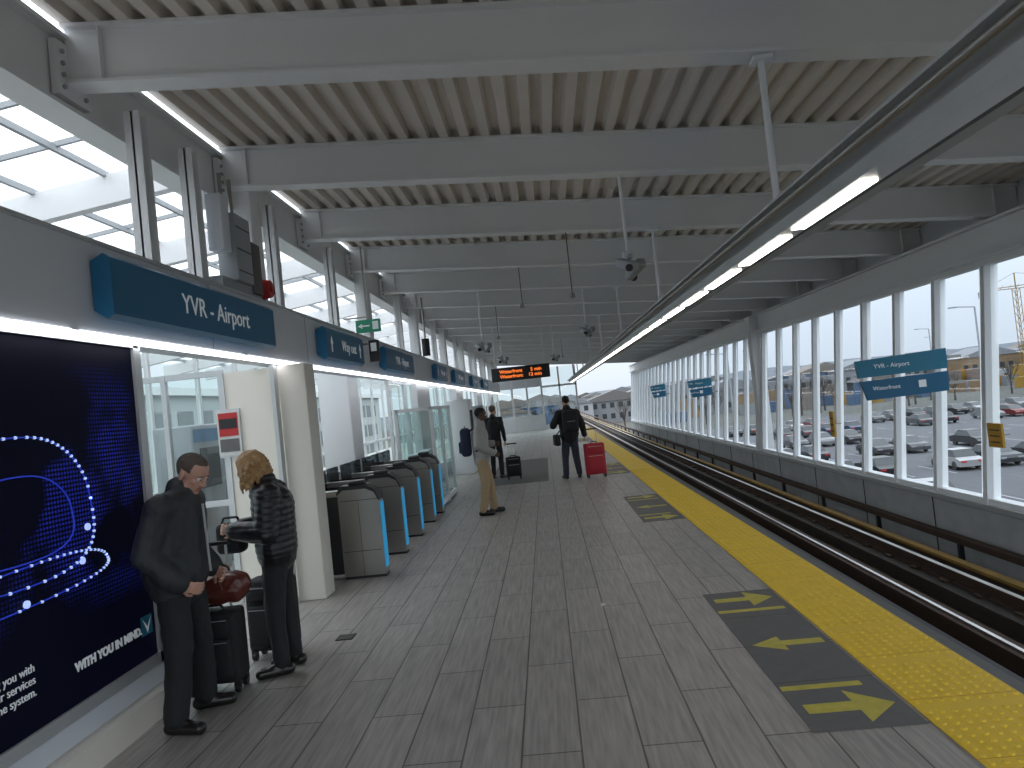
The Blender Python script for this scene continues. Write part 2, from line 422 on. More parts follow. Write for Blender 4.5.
# posts above fascia
def ipost(b, x, y, z0, z1, w=.14, m='white'):
    b.box(x-w/2, x+w/2, y-w/2, y-w/2+.015, z0, z1, m); b.box(x-w/2, x+w/2, y+w/2-.015, y+w/2, z0, z1, m)
    b.box(x-.008, x+.008, y-w/2, y+w/2, z0, z1, m)
for k, y in enumerate([7.2+4.66*i for i in range(-2, 9)]):
    b = B(); b.rbox((-2.86, y, 3.6), (.2, .26, 1.19), 'white', bev=.012); b.rbox((-2.86, y, 3.03), (.34, .34, .05), 'white', bev=.005); b.done('steel_column')
for y in [5.17, 5.95, 7.75]+[9.9+2.33*2*i for i in range(0, 8)]:
    b = B(); ipost(b, -2.82, y, 3.005, 4.2, .12); b.done('steel_post')
b = B(); b.box(-3.0, -2.62, Y0, 43, 2.43, 2.985, 'fascia'); b.box(-3.02, -2.60, Y0, 43, 2.975, 3.0, 'alu')
yy = 1.0
while yy < 43:
    b.box(-2.621, -2.617, yy, yy+.008, 2.43, 2.97, 'grey'); yy += 2.33
b.done('wall_left_fascia')
b = B()
yy = Y0
while yy < 42:
    b.box(-2.67, -2.61, yy, yy+2.25, 2.395, 2.429, 'ledf'); yy += 2.33
b.done('linear_light_fixture')

# electrical boxes, bell
b = B()
b.rbox((-2.70, 6.45, 3.42), (.18, .34, .62), 'grey', bev=.01); b.rbox((-2.70, 6.15, 3.6), (.14, .16, .5), 'fascia', bev=.01)
b.rbox((-2.70, 6.78, 3.3), (.14, .2, .5), 'darkgrey', bev=.01)
for q in (3.2, 3.4, 3.6): b.box(-2.61, -2.605, 6.3, 6.6, q, q+.01, 'black')
b.cyl((-2.72, 6.3, 3.72), (-2.72, 6.3, 4.1), .018, 'steel'); b.cyl((-2.72, 6.5, 3.72), (-2.72, 6.5, 4.1), .018, 'steel'); b.box(-2.8, -2.66, 6.05, 6.9, 3.002, 3.12, 'grey')
b.done('electrical_box')
b = B(); b.cyl((-2.72, 7.0, 3.14), (-2.60, 7.0, 3.14), .11, 'red', r1=.085, n=20); b.box(-2.76, -2.72, 6.95, 7.05, 3.002, 3.22, 'grey'); b.cyl((-2.6, 7.0, 3.14), (-2.58, 7.0, 3.14), .03, 'red'); b.done('fire_alarm_bell')

# blue signs on fascia
def fsign(y0, y1, label, size, arrows=False):
    e = empty('station_name_sign' if 'YVR' in label else 'way_out_sign')
    b = B(); b.prism([(-2.61, 2.56), (-2.53, 2.50), (-2.49, 2.53), (-2.49, 2.87), (-2.53, 2.90), (-2.61, 2.86)], 'y', y0, y1, 'signblue')
    b.done('panel', e)
    text(label, size, (-2.488, (y0+y1)/2+.12, 2.70), RX, 'textwhite', e)
    if arrows:
        b = B()
        for yy in (y0+.2, y1-.2):
            b.add([(-2.486, yy-.06, 2.7), (-2.486, yy+.06, 2.7), (-2.486, yy, 2.8)], [(0, 1, 2)], 'textwhite')
            b.box(-2.489, -2.486, yy-.02, yy+.02, 2.6, 2.7, 'textwhite')
        b.done('arrows', e)
fsign(4.13, 6.7, 'YVR - Airport', 0.2)
fsign(8.33, 10.05, 'Way out', 0.19, True)
fsign(11.5, 13.95, 'YVR - Airport', 0.2)
fsign(17.0, 18.8, 'Way out', 0.19, True)
fsign(20.5, 23.0, 'YVR - Airport', 0.2)
fsign(25.5, 27.4, 'Way out', 0.19, True)
fsign(30, 32.5, 'YVR - Airport', 0.2)

# ------------------------------------------------------------ left wall with advert
b = B(); b.box(-2.95, -2.72, Y0, 4.72, 0.12, 2.42, 'fascia'); b.box(-2.85, -2.74, Y0, 4.7, 0, .12, 'whitecol')
b.box(-2.75, -2.62, Y0, 4.72, 0, .16, 'whitecol')
b.done('wall_left')
ad = empty('advert_billboard')
b = B(); b.box(-2.72, -2.70, 0.2, 4.62, .37, 2.38, 'ad'); b.done('print', ad)
b = B()
b.box(-2.72, -2.68, .1, 4.68, .30, .37, 'alu'); b.box(-2.72, -2.68, .1, 4.68, 2.38, 2.42, 'alu'); b.box(-2.72, -2.68, 4.62, 4.70, .30, 2.42, 'alu')
b.done('frame', ad)
def loop(cy, cz, ry, rz, n=60, sk=0.0, pw=0.75):
    pts = []
    for i in range(n+1):
        a = 2*math.pi*i/n
        c, s_ = math.cos(a), math.sin(a)
        yy = cy+ry*math.copysign(abs(c)**pw, c)*(1-0.20*s_); zz = cz+rz*math.copysign(abs(s_)**pw, s_)+sk*c
        pts.append((-2.697, yy, zz))
    return pts
b = B()
p = loop(3.52, 1.46, .55, .38); b.tube(p, .004, 'adline2', n=5)
for q in p[::1]: b.cyl((-2.70, q[1], q[2]), (-2.690, q[1], q[2]), .008, 'adline', n=8)
p = loop(3.50, 1.42, .40, .22); b.tube(p, .004, 'adline2', n=5)
p = loop(3.45, 1.08, .72, .10, sk=.03); b.tube(p, .004, 'adline2', n=5)
for q in p[::1]: b.cyl((-2.70, q[1], q[2]), (-2.690, q[1], q[2]), .007, 'adline', n=8)
for (yy, zz) in ((3.95, 1.12), (4.02, 1.30), (3.5, 1.0), (3.2, 1.05)): b.cyl((-2.70, yy, zz), (-2.688, yy, zz), .02, 'adline', n=10)
b.done('route_lines', ad)
text('WITH YOU IN MIND.', .068, (-2.697, 4.14, .56), RX, 'textwhite', ad, bold=.003)
text('Connecting you with\nall our services\nacross the system.', .06, (-2.697, 3.52, .62), RX, 'textwhite', ad, align='RIGHT')
b = B(); b.box(-2.699, -2.695, 4.46, 4.58, .52, .64, 'signblue2'); b.add([(-2.693, 4.47, .63), (-2.693, 4.52, .57), (-2.693, 4.57, .63), (-2.693, 4.52, .53)], [(0, 1, 2, 3)], 'textwhite'); b.done('logo', ad)

# alcove behind people
b = B(); b.box(-3.3, -2.66, 7.3, 7.42, 0, 2.38, 'whitecol'); b.box(-3.34, -3.3, 7.28, 7.44, 0, 2.38, 'alu')
b.done('wall_left_return')
b = B(); b.rbox((-2.52, 7.26, 1.19), (.28, .30, 2.38), 'whitecol', bev=.01); b.box(-2.70, -2.66, 7.0, 7.1, 0, 2.38, 'alu'); b.done('column')
def screen(name, x0, x1, y, z1, n, m='glassg'):
    b = B(); st = (x1-x0)/n
    for k in range(n+1): b.box(x0+k*st-.025, x0+k*st+.025, y-.03, y+.03, 0, z1, 'alu')
    for z in (0.0, 1.0, z1-.06): b.box(x0, x1, y-.025, y+.025, z, z+.06, 'alu')
    b.add([(x0, y, 0), (x1, y, 0), (x1, y, z1), (x0, y, z1)], [(0, 1, 2, 3)], m)
    b.done(name, recalc=False)
screen('window_4', -5.2, -3.36, 7.36, 2.42, 3)
def screenY(name, x, y0, y1, z0, z1, n, m='glassg', tr=(1.0,)):
    b = B(); st = (y1-y0)/n
    for k in range(n+1): b.box(x-.03, x+.03, y0+k*st-.03, y0+k*st+.03, z0, z1, 'white')
    for z in (z0,)+tuple(tr)+(z1-.06,): b.box(x-.03, x+.03, y0, y1, z, z+.06, 'white')
    b.add([(x, y0, z0), (x, y1, z0), (x, y1, z1), (x, y0, z1)], [(0, 1, 2, 3)], m)
    b.done(name, recalc=False)
screenY('window_5', -5.3, 2.5, 44, 0, 4.1, 30)
b = B(); b.box(-3.40, -3.16, 7.262, 7.275, 1.52, 1.98, 'paper'); b.box(-3.38, -3.18, 7.256, 7.262, 1.72, 1.96, 'red'); b.box(-3.37, -3.19, 7.25, 7.256, 1.80, 1.9, 'black'); b.box(-3.38, -3.18, 7.256, 7.262, 1.56, 1.69, 'darkgrey')
b.box(-3.40, -3.16, 7.275, 7.3, 1.5, 2.0, 'alu'); b.done('poster')
b = B(); b.box(-3.5, -2.97, 4.9, 4.96, 0, 2.42, 'glassg'); b.box(-3.52, -3.46, 4.88, 4.98, 0, 2.42, 'alu')
b.done('door_1')
b = B(); b.rbox((-3.35, 11.6, 1.3), (.5, .6, 2.6), 'white', bev=.02); b.done('column')
for y in (9.0, 10.1):
    b = B(); b.rbox((-4.6, y, .95), (.5, .8, 1.9), 'grey', bev=.03); b.box(-4.345, -4.33, y-.25, y+.25, 1.1, 1.6, 'black'); b.box(-4.345, -4.33, y-.25, y+.05, .6, .9, 'steel'); b.box(-4.345, -4.33, y-.38, y+.38, 1.68, 1.84, 'signblue'); b.done('ticket_machine')

# left wall further along
b = B(); b.box(-2.95, -2.8, 13.1, 43, 0, .35, 'fascia'); b.done('wall_left_base')
screenY('window_6', -2.87, 13.1, 43, .35, 2.43, 20, tr=())
b = B()
for y in (15.2, 22.0, 29.0, 36.0): b.box(-2.86, -2.70, y, y+1.6, 0, 2.38, 'white')
b.done('wall_left_panels')

def enclosure(y0, y1, x0, x1, h):
    b = B()
    for x in (x0, x1):
        for y in (y0, (y0+y1)/2, y1): b.box(x-.03, x+.03, y-.03, y+.03, 0, h, 'white')
        b.box(x-.03, x+.03, y0, y1, h-.06, h, 'white'); b.box(x-.03, x+.03, y0, y1, 0.05, .12, 'white')
        b.add([(x, y0, 0), (x, y1, 0), (x, y1, h), (x, y0, h)], [(0, 1, 2, 3)], 'glassg')
    for y in (y0, y1):
        b.box(x0, x1, y-.03, y+.03, h-.06, h, 'white'); b.box(x0, x1, y-.03, y+.03, .05, .12, 'white')
        b.add([(x0, y, 0), (x1, y, 0), (x1, y, h), (x0, y, h)], [(0, 1, 2, 3)], 'glassg')
    b.box(x0+.1, x1-.35, y0+.3, y1-.3, 0, 1.0, 'fascia')
    b.done('glass_enclosure', recalc=False)
enclosure(12.7, 15.0, -2.68, -2.05, 1.85)
b = B(); b.rbox((-2.35, 19.5, 1.0), (.6, .9, 2.0), 'white', bev=.02); b.box(-2.045, -2.035, 19.2, 19.8, .9, 1.7, 'glassdark'); b.done('information_kiosk')
b = B(); b.rbox((-2.4, 24.5, .9), (.5, .8, 1.8), 'grey', bev=.02); b.box(-2.145, -2.13, 24.2, 24.8, .9, 1.5, 'black'); b.done('vending_machine')

# ------------------------------------------------------------ fare gates
def gate(y):
    b = B(); t_ = .09
    X = -1.94
    prof = [(X, 0.03), (X+.0, .84), (X-.05, .95), (X-.14, .99), (X-.40, .99), (X-.46, .95), (X-.46, .03)]
    b.prism(prof, 'y', y-t_, y+t_, 'steel')
    b.box(X-.46, X, y-t_+.01, y+t_-.01, 0, .03, 'black')
    b.prism([(X+.004, .86), (X-.05, .97), (X-.14, 1.03), (X-.42, 1.03), (X-.47, .96), (X-.47, .93), (X-.40, .985), (X-.14, .985), (X-.05, .94), (X-.004, .84)], 'y', y-t_-.012, y+t_+.012, 'black')
    b.box(X-.002, X+.008, y-.075, y+.075, .10, .82, 'cyan')
    b.rbox((X-.25, y, 1.05), (.18, .12, .05), 'black', bev=.015)
    for q in (.3, .86): b.box(X-.44, X-.02, y-t_-.002, y-t_, q, q+.006, 'black')
    b.box(X-.24, X-.236, y-t_-.002, y-t_, .03, .84, 'black')
    b.box(X-1.15, X-.46, y-t_+.02, y+t_-.02, .06, .92, 'black'); b.box(X-1.15, X-.46, y-t_+.01, y+t_-.01, .92, .98, 'steel')
    b.box(X-.98, X-.94, y+t_-.02, y+t_+.38, .25, 1.15, 'glassdark'); b.box(X-.98, X-.94, y-t_-.38, y-t_+.02, .25, 1.15, 'glassdark')
    b.prism([(X-1.15, 0), (X-1.15, 1.02), (X-1.5, 1.02), (X-1.62, .9), (X-1.62, 0)], 'y', y-t_, y+t_, 'steel')
    b.done('fare_gate')
for y in (7.95, 9.12, 10.28, 11.45, 12.35): gate(y)

# ------------------------------------------------------------ suspended light rail
b = B(); X, Z = 1.62, 2.62
b.prism([(X-.07, Z), (X+.07, Z), (X+.1, Z+.05), (X+.1, Z+.12), (X-.1, Z+.12), (X-.1, Z+.05)], 'y', Y0, 42, 'alu')
b.box(X+.16, X+.24, Y0, 42, Z+.03, Z+.10, 'grey'); b.box(X-.2, X+.26, Y0, 42, Z+.12, Z+.135, 'alu')
b.cyl((X-.17, Y0, Z+.09), (X-.17, 42, Z+.09), .018, 'steel')
yy = 3.4
while yy < 41:
    b.box(X-.04, X+.04, yy, yy+.95, Z-.012, Z, 'led'); yy += 1.165
b.done('suspended_light_fixture')
b = B()
for k, y in enumerate(beams_y[::1]):
    if k % 2 == 1 and y < 41:
        b.cyl((X, y, Z+.137), (X, y, zb(X)-.03), .022, 'white'); b.box(X-.06, X+.06, y-.06, y+.06, zb(X)-.03, zb(X)-.006, 'white')
b.done('light_hanger_rod')

def cctv(x, y, z):
    b = B(); b.cyl((x, y, z+.12), (x, y, zb(x)-.006), .016, 'white'); b.rbox((x, y, z+.12), (.1, .1, .06), 'fascia', bev=.01)
    for s_ in (-1, 1):
        b.rbox((x+.02+s_*.06, y+s_*.16, z), (.09, .28, .09), 'grey', rot=(s_*-.35, 0, .5), bev=.015)
        b.cyl((x+.02+s_*.06, y+s_*.28, z-.05), (x+.02+s_*.06, y+s_*.32, z-.06), .035, 'black')
    b.box(x-.02, x+.02, y-.18, y+.18, z+.06, z+.1, 'grey')
    b.done('cctv_camera')
cctv(.95, 6.98, 2.95); cctv(.95, 13.97, 3.0); cctv(-1.1, 13.97, 2.9); cctv(-1.0, 18.63, 2.9); cctv(.4, 20.96, 2.95)
for x, y, zz in ((.5, 9.31, .8), (-.2, 11.64, .6), (-.9, 16.3, .7), (.8, 25.62, .6)):
    b = B(); b.cyl((x, y, zb(x)-.005), (x, y, zb(x)-zz), .008, 'darkgrey'); b.cyl((x, y, zb(x)-zz), (x, y, zb(x)-zz-.07), .03, 'grey', r1=.045); b.done('ceiling_sensor')

e = empty('exit_sign')
b = B(); b.box(-2.45, -2.12, 9.6, 9.66, 2.92, 3.09, 'green'); b.box(-2.3, -2.28, 9.62, 9.64, 3.09, 4.1, 'steel'); b.box(-2.6, -2.3, 9.62, 9.64, 3.12, 3.14, 'steel')
b.box(-2.22, -2.14, 9.594, 9.6, 2.95, 3.06, 'textwhite'); b.box(-2.38, -2.26, 9.594, 9.6, 2.995, 3.015, 'textwhite')
b.add([(-2.42, 9.593, 3.005), (-2.36, 9.593, 3.04), (-2.36, 9.593, 2.97)], [(0, 1, 2)], 'textwhite'); b.done('panel', e)
b = B(); b.box(-2.42, -2.28, 10.1, 10.16, 2.55, 2.86, 'black'); b.box(-2.39, -2.31, 10.09, 10.1, 2.7, 2.82, 'textwhite'); b.box(-2.60, -2.42, 10.12, 10.14, 2.8, 2.83, 'steel'); b.done('elevator_sign')
b = B(); b.cyl((-2.3, 14.5, 2.9), (-2.3, 14.5, 3.25), .08, 'black', n=16); b.cyl((-2.3, 14.5, 3.25), (-2.3, 14.5, 4.1), .02, 'steel'); b.done('loudspeaker')

e = empty('departure_board')
b = B(); b.rbox((-.65, 22, 2.66), (1.8, .16, .42), 'black', bev=.02)
for x in (-1.4, .1): b.cyl((x, 22, 2.87), (x, 22, zb(x)+.4), .025, 'white')
b.done('housing', e)
text('Waterfront      5 min\nWaterfront    12 min', .15, (-.65, 21.91, 2.66), RY, 'amber', e, bold=.002)

# far end
b = B(); b.box(-2.8, -.1, 43.2, 43.35, 0, .9, 'white'); b.box(-2.8, -.1, 43.2, 43.35, 2.6, 3.9, 'fascia')
for x in (-2.9, -2.0, -1.1, -.2): b.box(x, x+.12, 43.18, 43.36, 0, 3.9, 'white')
b.add([(-2.9, 43.25, .9), (-.1, 43.25, .9), (-.1, 43.25, 2.6), (-2.9, 43.25, 2.6)], [(0, 1, 2, 3)], 'glassg')
# glazed end bays beside the doors
for x in (.9, 1.9): b.box(x, x+.1, 43.2, 43.34, 0, 3.7, 'white')
b.box(-.1, 2.0, 43.2, 43.34, 2.5, 2.62, 'white'); b.box(-.1, 2.0, 43.2, 43.34, 0, .25, 'white')
b.add([(-.1, 43.25, .25), (2.0, 43.25, .25), (2.0, 43.25, 3.7), (-.1, 43.25, 3.7)], [(0, 1, 2, 3)], 'glassg')
b.done('wall_back', recalc=False)

# ------------------------------------------------------------ exterior
G = -6.5
b = B(); b.add([(-900, -300, G), (1300, -300, G), (1300, 1500, G), (-900, 1500, G)], [(0, 1, 2, 3)], 'grass'); b.done('ground')
b = B(); b.box(12, 130, 20, 130, G, G+.03, 'asphalt')
for r in range(6):
    yy = 42+r*13
    for k in range(38): b.box(14+k*2.9, 14.12+k*2.9, yy-2.6, yy+2.6, G+.03, G+.035, 'bldw')
b.done('parking_lot')
def carmesh(nm, colr):
    m = mat('car_paint_'+nm, colr, 0.3, 0.1, .03)
    b = B()
    body = [(-2.2, .3), (-2.22, .75), (-1.6, .92), (1.1, .95), (2.0, .82), (2.2, .6), (2.2, .3)]
    b.prism(body, 'x', -.88, .88, m)
    v = []
    for x in (-.8, .8):
        v += [(x, -1.55, .92), (x*.82, -1.0, 1.42), (x*.82, .35, 1.42), (x, 1.15, .95)]
    b.add(v, [(0, 1, 2, 3), (4, 5, 6, 7), (0, 1, 5, 4), (2, 3, 7, 6)], 'carglass')
    b.add([(-.68, -1.0, 1.43), (.68, -1.0, 1.43), (.68, .35, 1.43), (-.68, .35, 1.43)], [(0, 1, 2, 3)], m)
    for x in (-.88, .7):
        for y in (-1.4, 1.35): b.cyl((x, y, .33), (x+.18, y, .33), .33, 'tyre', n=14)
    for x in (-.6, .6): b.box(x-.2, x+.2, -2.24, -2.2, .6, .72, 'red'); b.box(x-.2, x+.2, 2.15, 2.2, .55, .68, 'bldw')
    me = b.done('tmpcar').data
    bpy.data.objects.remove(bpy.data.objects['tmpcar'])
    return me
cars = [carmesh(n_, c_) for n_, c_ in (('silver', (.16, .165, .17)), ('white', (.30, .30, .31)), ('black', (.012, .012, .015)), ('red', (.14, .012, .012)), ('blue', (.015, .035, .08)), ('grey', (.06, .06, .065)), ('dark', (.02, .022, .026)), ('charcoal', (.03, .03, .034)))]
pc = empty('parked_cars')
for r in range(6):
    yy = 42+r*13
    for k in range(36):
        x = 15.5+k*2.9
        if not (.2 < x/yy < .95) or random.random() < .38: continue
        o = bpy.data.objects.new('car', random.choice(cars)); COL.objects.link(o); o.parent = pc
        o.location = (x, yy+random.uniform(-.3, .3), G+.036); o.rotation_euler = (0, 0, random.choice((0, math.pi)))
b = B(); nx, ny = 120, 14; v = []
for j in range(ny):
    for i in range(nx):
        x = -300+i*10; y = 440+j*22
        amp = 8+9*max(0, min(1, (x-20)/200))
        h = G+(j/(ny-1))**.7*amp*(1+.25*noise.noise(Vector((x*.006, 0, 3))))+1.8*noise.noise(Vector((x*.06, y*.06, 0)))+1.8*noise.noise(Vector((x*.2, y*.2, 1)))
        if j == 0: h = G
        v.append((x, y, h))
b.add(v, [(j*nx+i, j*nx+i+1, (j+1)*nx+i+1, (j+1)*nx+i) for j in range(ny-1) for i in range(nx-1)], 'hill'); b.done('distant_hillside')
b = B()
for k in range(230):
    y = random.uniform(190, 410); x = y*random.uniform(-.1, .95); w = random.uniform(6, 22); d = random.uniform(6, 14); h = random.uniform(3.5, 8.0)
    m = random.choice(['bld1', 'bld1', 'bld2', 'bld1', 'bld4', 'bld1', 'bldw', 'bld3'])
    b.box(x, x+w, y, y+d, G, G+h, m)
    if k % 3: b.prism([(x-.4, G+h), (x+w+.4, G+h), (x+w/2, G+h+w*.16)], 'y', y-.3, y+d+.3, random.choice(['bld2', 'bld1', 'darkgrey']))
    else: b.box(x+w*.3, x+w*.5, y+2, y+4, G+h, G+h+1, 'bld1')
    for lv in range(int(h/3)):
        for q in range(int(w/2.5)): b.box(x+.8+q*2.4, x+2+q*2.4, y-.05, y, G+1.2+lv*3, G+2.6+lv*3, 'carglass')
b.done('distant_buildings')
b = B()
for k in range(80):
    y = random.uniform(160, 186); x = y*random.uniform(.15, .95)
    m = random.choice(['bld4', 'bld3', 'orange', 'bld2', 'bld1', 'bldw'])
    b.box(x, x+random.uniform(2, 6), y, y+2.5, G, G+random.choice((2.4, 2.4, 4.8)), m)
b.done('shipping_containers')
# lattice crane
b = B(); cx, cy = 122, 187; H = 24
for dx in (-.6, .6):
    for dy in (-.6, .6): b.cyl((cx+dx, cy+dy, G), (cx+dx, cy+dy, G+H), .09, 'orange', n=5)
for k in range(12):
    z = G+k*2; b.cyl((cx-.6, cy-.6, z), (cx+.6, cy-.6, z+2), .06, 'orange', n=4); b.cyl((cx+.6, cy+.6, z), (cx-.6, cy+.6, z+2), .06, 'orange', n=4)
for dz in (0, 1.2): b.cyl((cx-9, cy, G+H+dz*.3), (cx+20, cy, G+H+dz), .1, 'orange', n=5)
for k in range(14): b.cyl((cx-8+k*2, cy, G+H), (cx-7+k*2, cy, G+H+1.0), .05, 'orange', n=4)
b.cyl((cx, cy, G+H), (cx, cy, G+H+4), .15, 'orange', n=5); b.cyl((cx, cy, G+H+4), (cx+18, cy, G+H+1.1), .05, 'darkgrey', n=4); b.cyl((cx, cy, G+H+4), (cx-8, cy, G+H+.4), .05, 'darkgrey', n=4)
b.rbox((cx-8, cy, G+H-.8), (2, 1.6, 1.6), 'bld1', bev=.05); b.done('construction_crane')
def tree(b, x, y, h):
    b.cyl((x, y, G), (x, y, G+h*.5), .2, 'bark', r1=.1, n=6)
    for k in range(12):
        a = random.uniform(0, 6.28); r = random.uniform(.5, h*.28); z0 = G+h*random.uniform(.25, .5)
        p1 = Vector((x+math.cos(a)*r, y+math.sin(a)*r, G+h*random.uniform(.7, 1)))
        b.cyl((x, y, z0), p1, .07, 'bark', r1=.02, n=5)
        for q in range(4):
            p2 = p1+Vector((random.uniform(-1, 1), random.uniform(-1, 1), random.uniform(.2, 1.3)))
            b.cyl(p1.lerp(Vector((x, y, z0)), random.uniform(0, .5)), p2, .03, 'bark', r1=.012, n=4)
b = B()
for k in range(34):
    y = random.uniform(135, 155); tree(b, y*random.uniform(.09, .9), y, random.uniform(5, 8))
b.done('bare_trees')
for x, y, h in ((36.9, 62, 12.3), (60, 113, 13), (30, 100, 12), (85, 158, 13), (19, 74, 11)):
    b = B(); b.cyl((x, y, G+.031), (x, y, G+h), .11, 'grey', r1=.07); b.cyl((x, y, G+h), (x-1.6, y, G+h+.15), .05, 'grey'); b.rbox((x-1.8, y, G+h+.12), (.7, .3, .12), 'grey', bev=.03); b.done('parking_lot_lamp')
b = B(); b.box(-60, -28, -20, 120, G, 5, 'term')
for k in range(40):
    for z in (-4, -1, 2): b.box(-28, -27.95, -18+k*3.4, -15.6+k*3.4, z, z+1.8, 'bld1')
b.box(-60.5, -27.5, -20.5, 120.5, 5, 5.6, 'white'); b.done('terminal_building')

# ------------------------------------------------------------ people
def capsule(bm, p0, p1, r0, r1, wide=None, ratio=1.0, seg=14):
    p0, p1 = Vector(p0), Vector(p1); d = p1-p0
    d = d.normalized() if d.length > 1e-6 else Vector((0, 0, 1))
    a = Vector(wide) if wide is not None else d.orthogonal()
    a = (a-d*a.dot(d)); a = a.normalized() if a.length > 1e-4 else d.orthogonal().normalized()
    c = d.cross(a)
    rings = []
    for i in range(5):
        ph = -math.pi/2+(math.pi/2)*i/4; rings.append((p0+d*r0*math.sin(ph), max(r0*math.cos(ph), r0*.02)))
    for i in range(5):
        ph = (math.pi/2)*i/4; rings.append((p1+d*r1*math.sin(ph), max(r1*math.cos(ph), r1*.02)))
    rv = []
    for ctr, rr in rings:
        rv.append([bm.verts.new(ctr+a*(rr*ratio*math.cos(2*math.pi*k/seg))+c*(rr*math.sin(2*math.pi*k/seg))) for k in range(seg)])
    for q in range(len(rv)-1):
        for k in range(seg): bm.faces.new((rv[q][k], rv[q][(k+1) % seg], rv[q+1][(k+1) % seg], rv[q+1][k]))
    bm.faces.new(rv[0][::-1]); bm.faces.new(rv[-1])

def ellip(bm, c, r, rot=None):
    ret = bmesh.ops.create_icosphere(bm, subdivisions=3, radius=1)
    R = rot or Matrix.Identity(3)
    for v in ret['verts']: v.co = R @ Vector((v.co.x*r[0], v.co.y*r[1], v.co.z*r[2]))+Vector(c)

def remeshed(name, bm, voxel, mats, fn, parent, smooth=3, disp=None, xf=None):
    bmesh.ops.recalc_face_normals(bm, faces=list(bm.faces))
    me = bpy.data.meshes.new('t'); bm.to_mesh(me); bm.free()
    o = bpy.data.objects.new('t', me); COL.objects.link(o)
    r = o.modifiers.new('r', 'REMESH'); r.mode = 'VOXEL'; r.voxel_size = voxel
    s = o.modifiers.new('s', 'SMOOTH'); s.iterations = smooth; s.factor = .5
    dg = bpy.context.evaluated_depsgraph_get()
    m2 = bpy.data.meshes.new_from_object(o.evaluated_get(dg)); bpy.data.objects.remove(o)
    for m in mats: m2.materials.append(m)
    for p in m2.polygons:
        p.use_smooth = True; p.material_index = fn(p.center) if fn else 0
    if disp:
        nrm = [v.normal.copy() for v in m2.vertices]
        for v, n_ in zip(m2.vertices, nrm): v.co = v.co+n_*disp(v.co)
    if xf:
        m2.transform(xf)
    o2 = bpy.data.objects.new(name, m2); COL.objects.link(o2); o2.parent = parent
    return o2

def segd(p, a, b, r0, r1, wide, ratio):
    ab = b-a; L2 = ab.length_squared
    t = max(0, min(1, (p-a).dot(ab)/L2)) if L2 > 0 else 0
    off = p-(a+ab*t)
    if wide is not None:
        w = Vector(wide).normalized(); k = off.dot(w); off = off-w*k+w*(k/ratio)
    return off.length-(r0+(r1-r0)*t)

def hand(name, parent, wrist, d, nrm, side, skin, curl=.7, s=1.0):
    w, d, nrm = Vector(wrist), Vector(d).normalized(), Vector(nrm)
    nrm = (nrm-d*nrm.dot(d)).normalized(); lat = d.cross(nrm)*side
    bm = bmesh.new()
    capsule(bm, w-d*.02, w+d*.02, .024*s, .022*s, lat, 1.15)
    capsule(bm, w+d*.015, w+d*.078*s, .015*s, .014*s, lat, 2.5)
    for k, (o_, L) in enumerate(zip((-.032, -.011, .011, .031), (.062, .075, .08, .07))):
        p = w+d*(.083*s)+lat*o_*s; ang = curl
        for q, (f, rr) in enumerate(((.45, .0092), (.32, .0085), (.25, .0078))):
            dirr = (d*math.cos(ang*(q+.6))+nrm*math.sin(ang*(q+.6)))
            p2 = p+dirr*L*f*s; capsule(bm, p, p2, rr*s, rr*.93*s, seg=10); p = p2
    p = w+d*.03*s+lat*.03*s; d1 = (d*.7+lat*.6+nrm*.35).normalized(); p2 = p+d1*.04*s
    capsule(bm, p, p2, .013*s, .0105*s, seg=10)
    d2 = (d*.85+lat*.15+nrm*.5).normalized(); capsule(bm, p2, p2+d2*.032*s, .0105*s, .009*s, seg=10)
    remeshed(name, bm, .005, [skin], None, parent, 2)

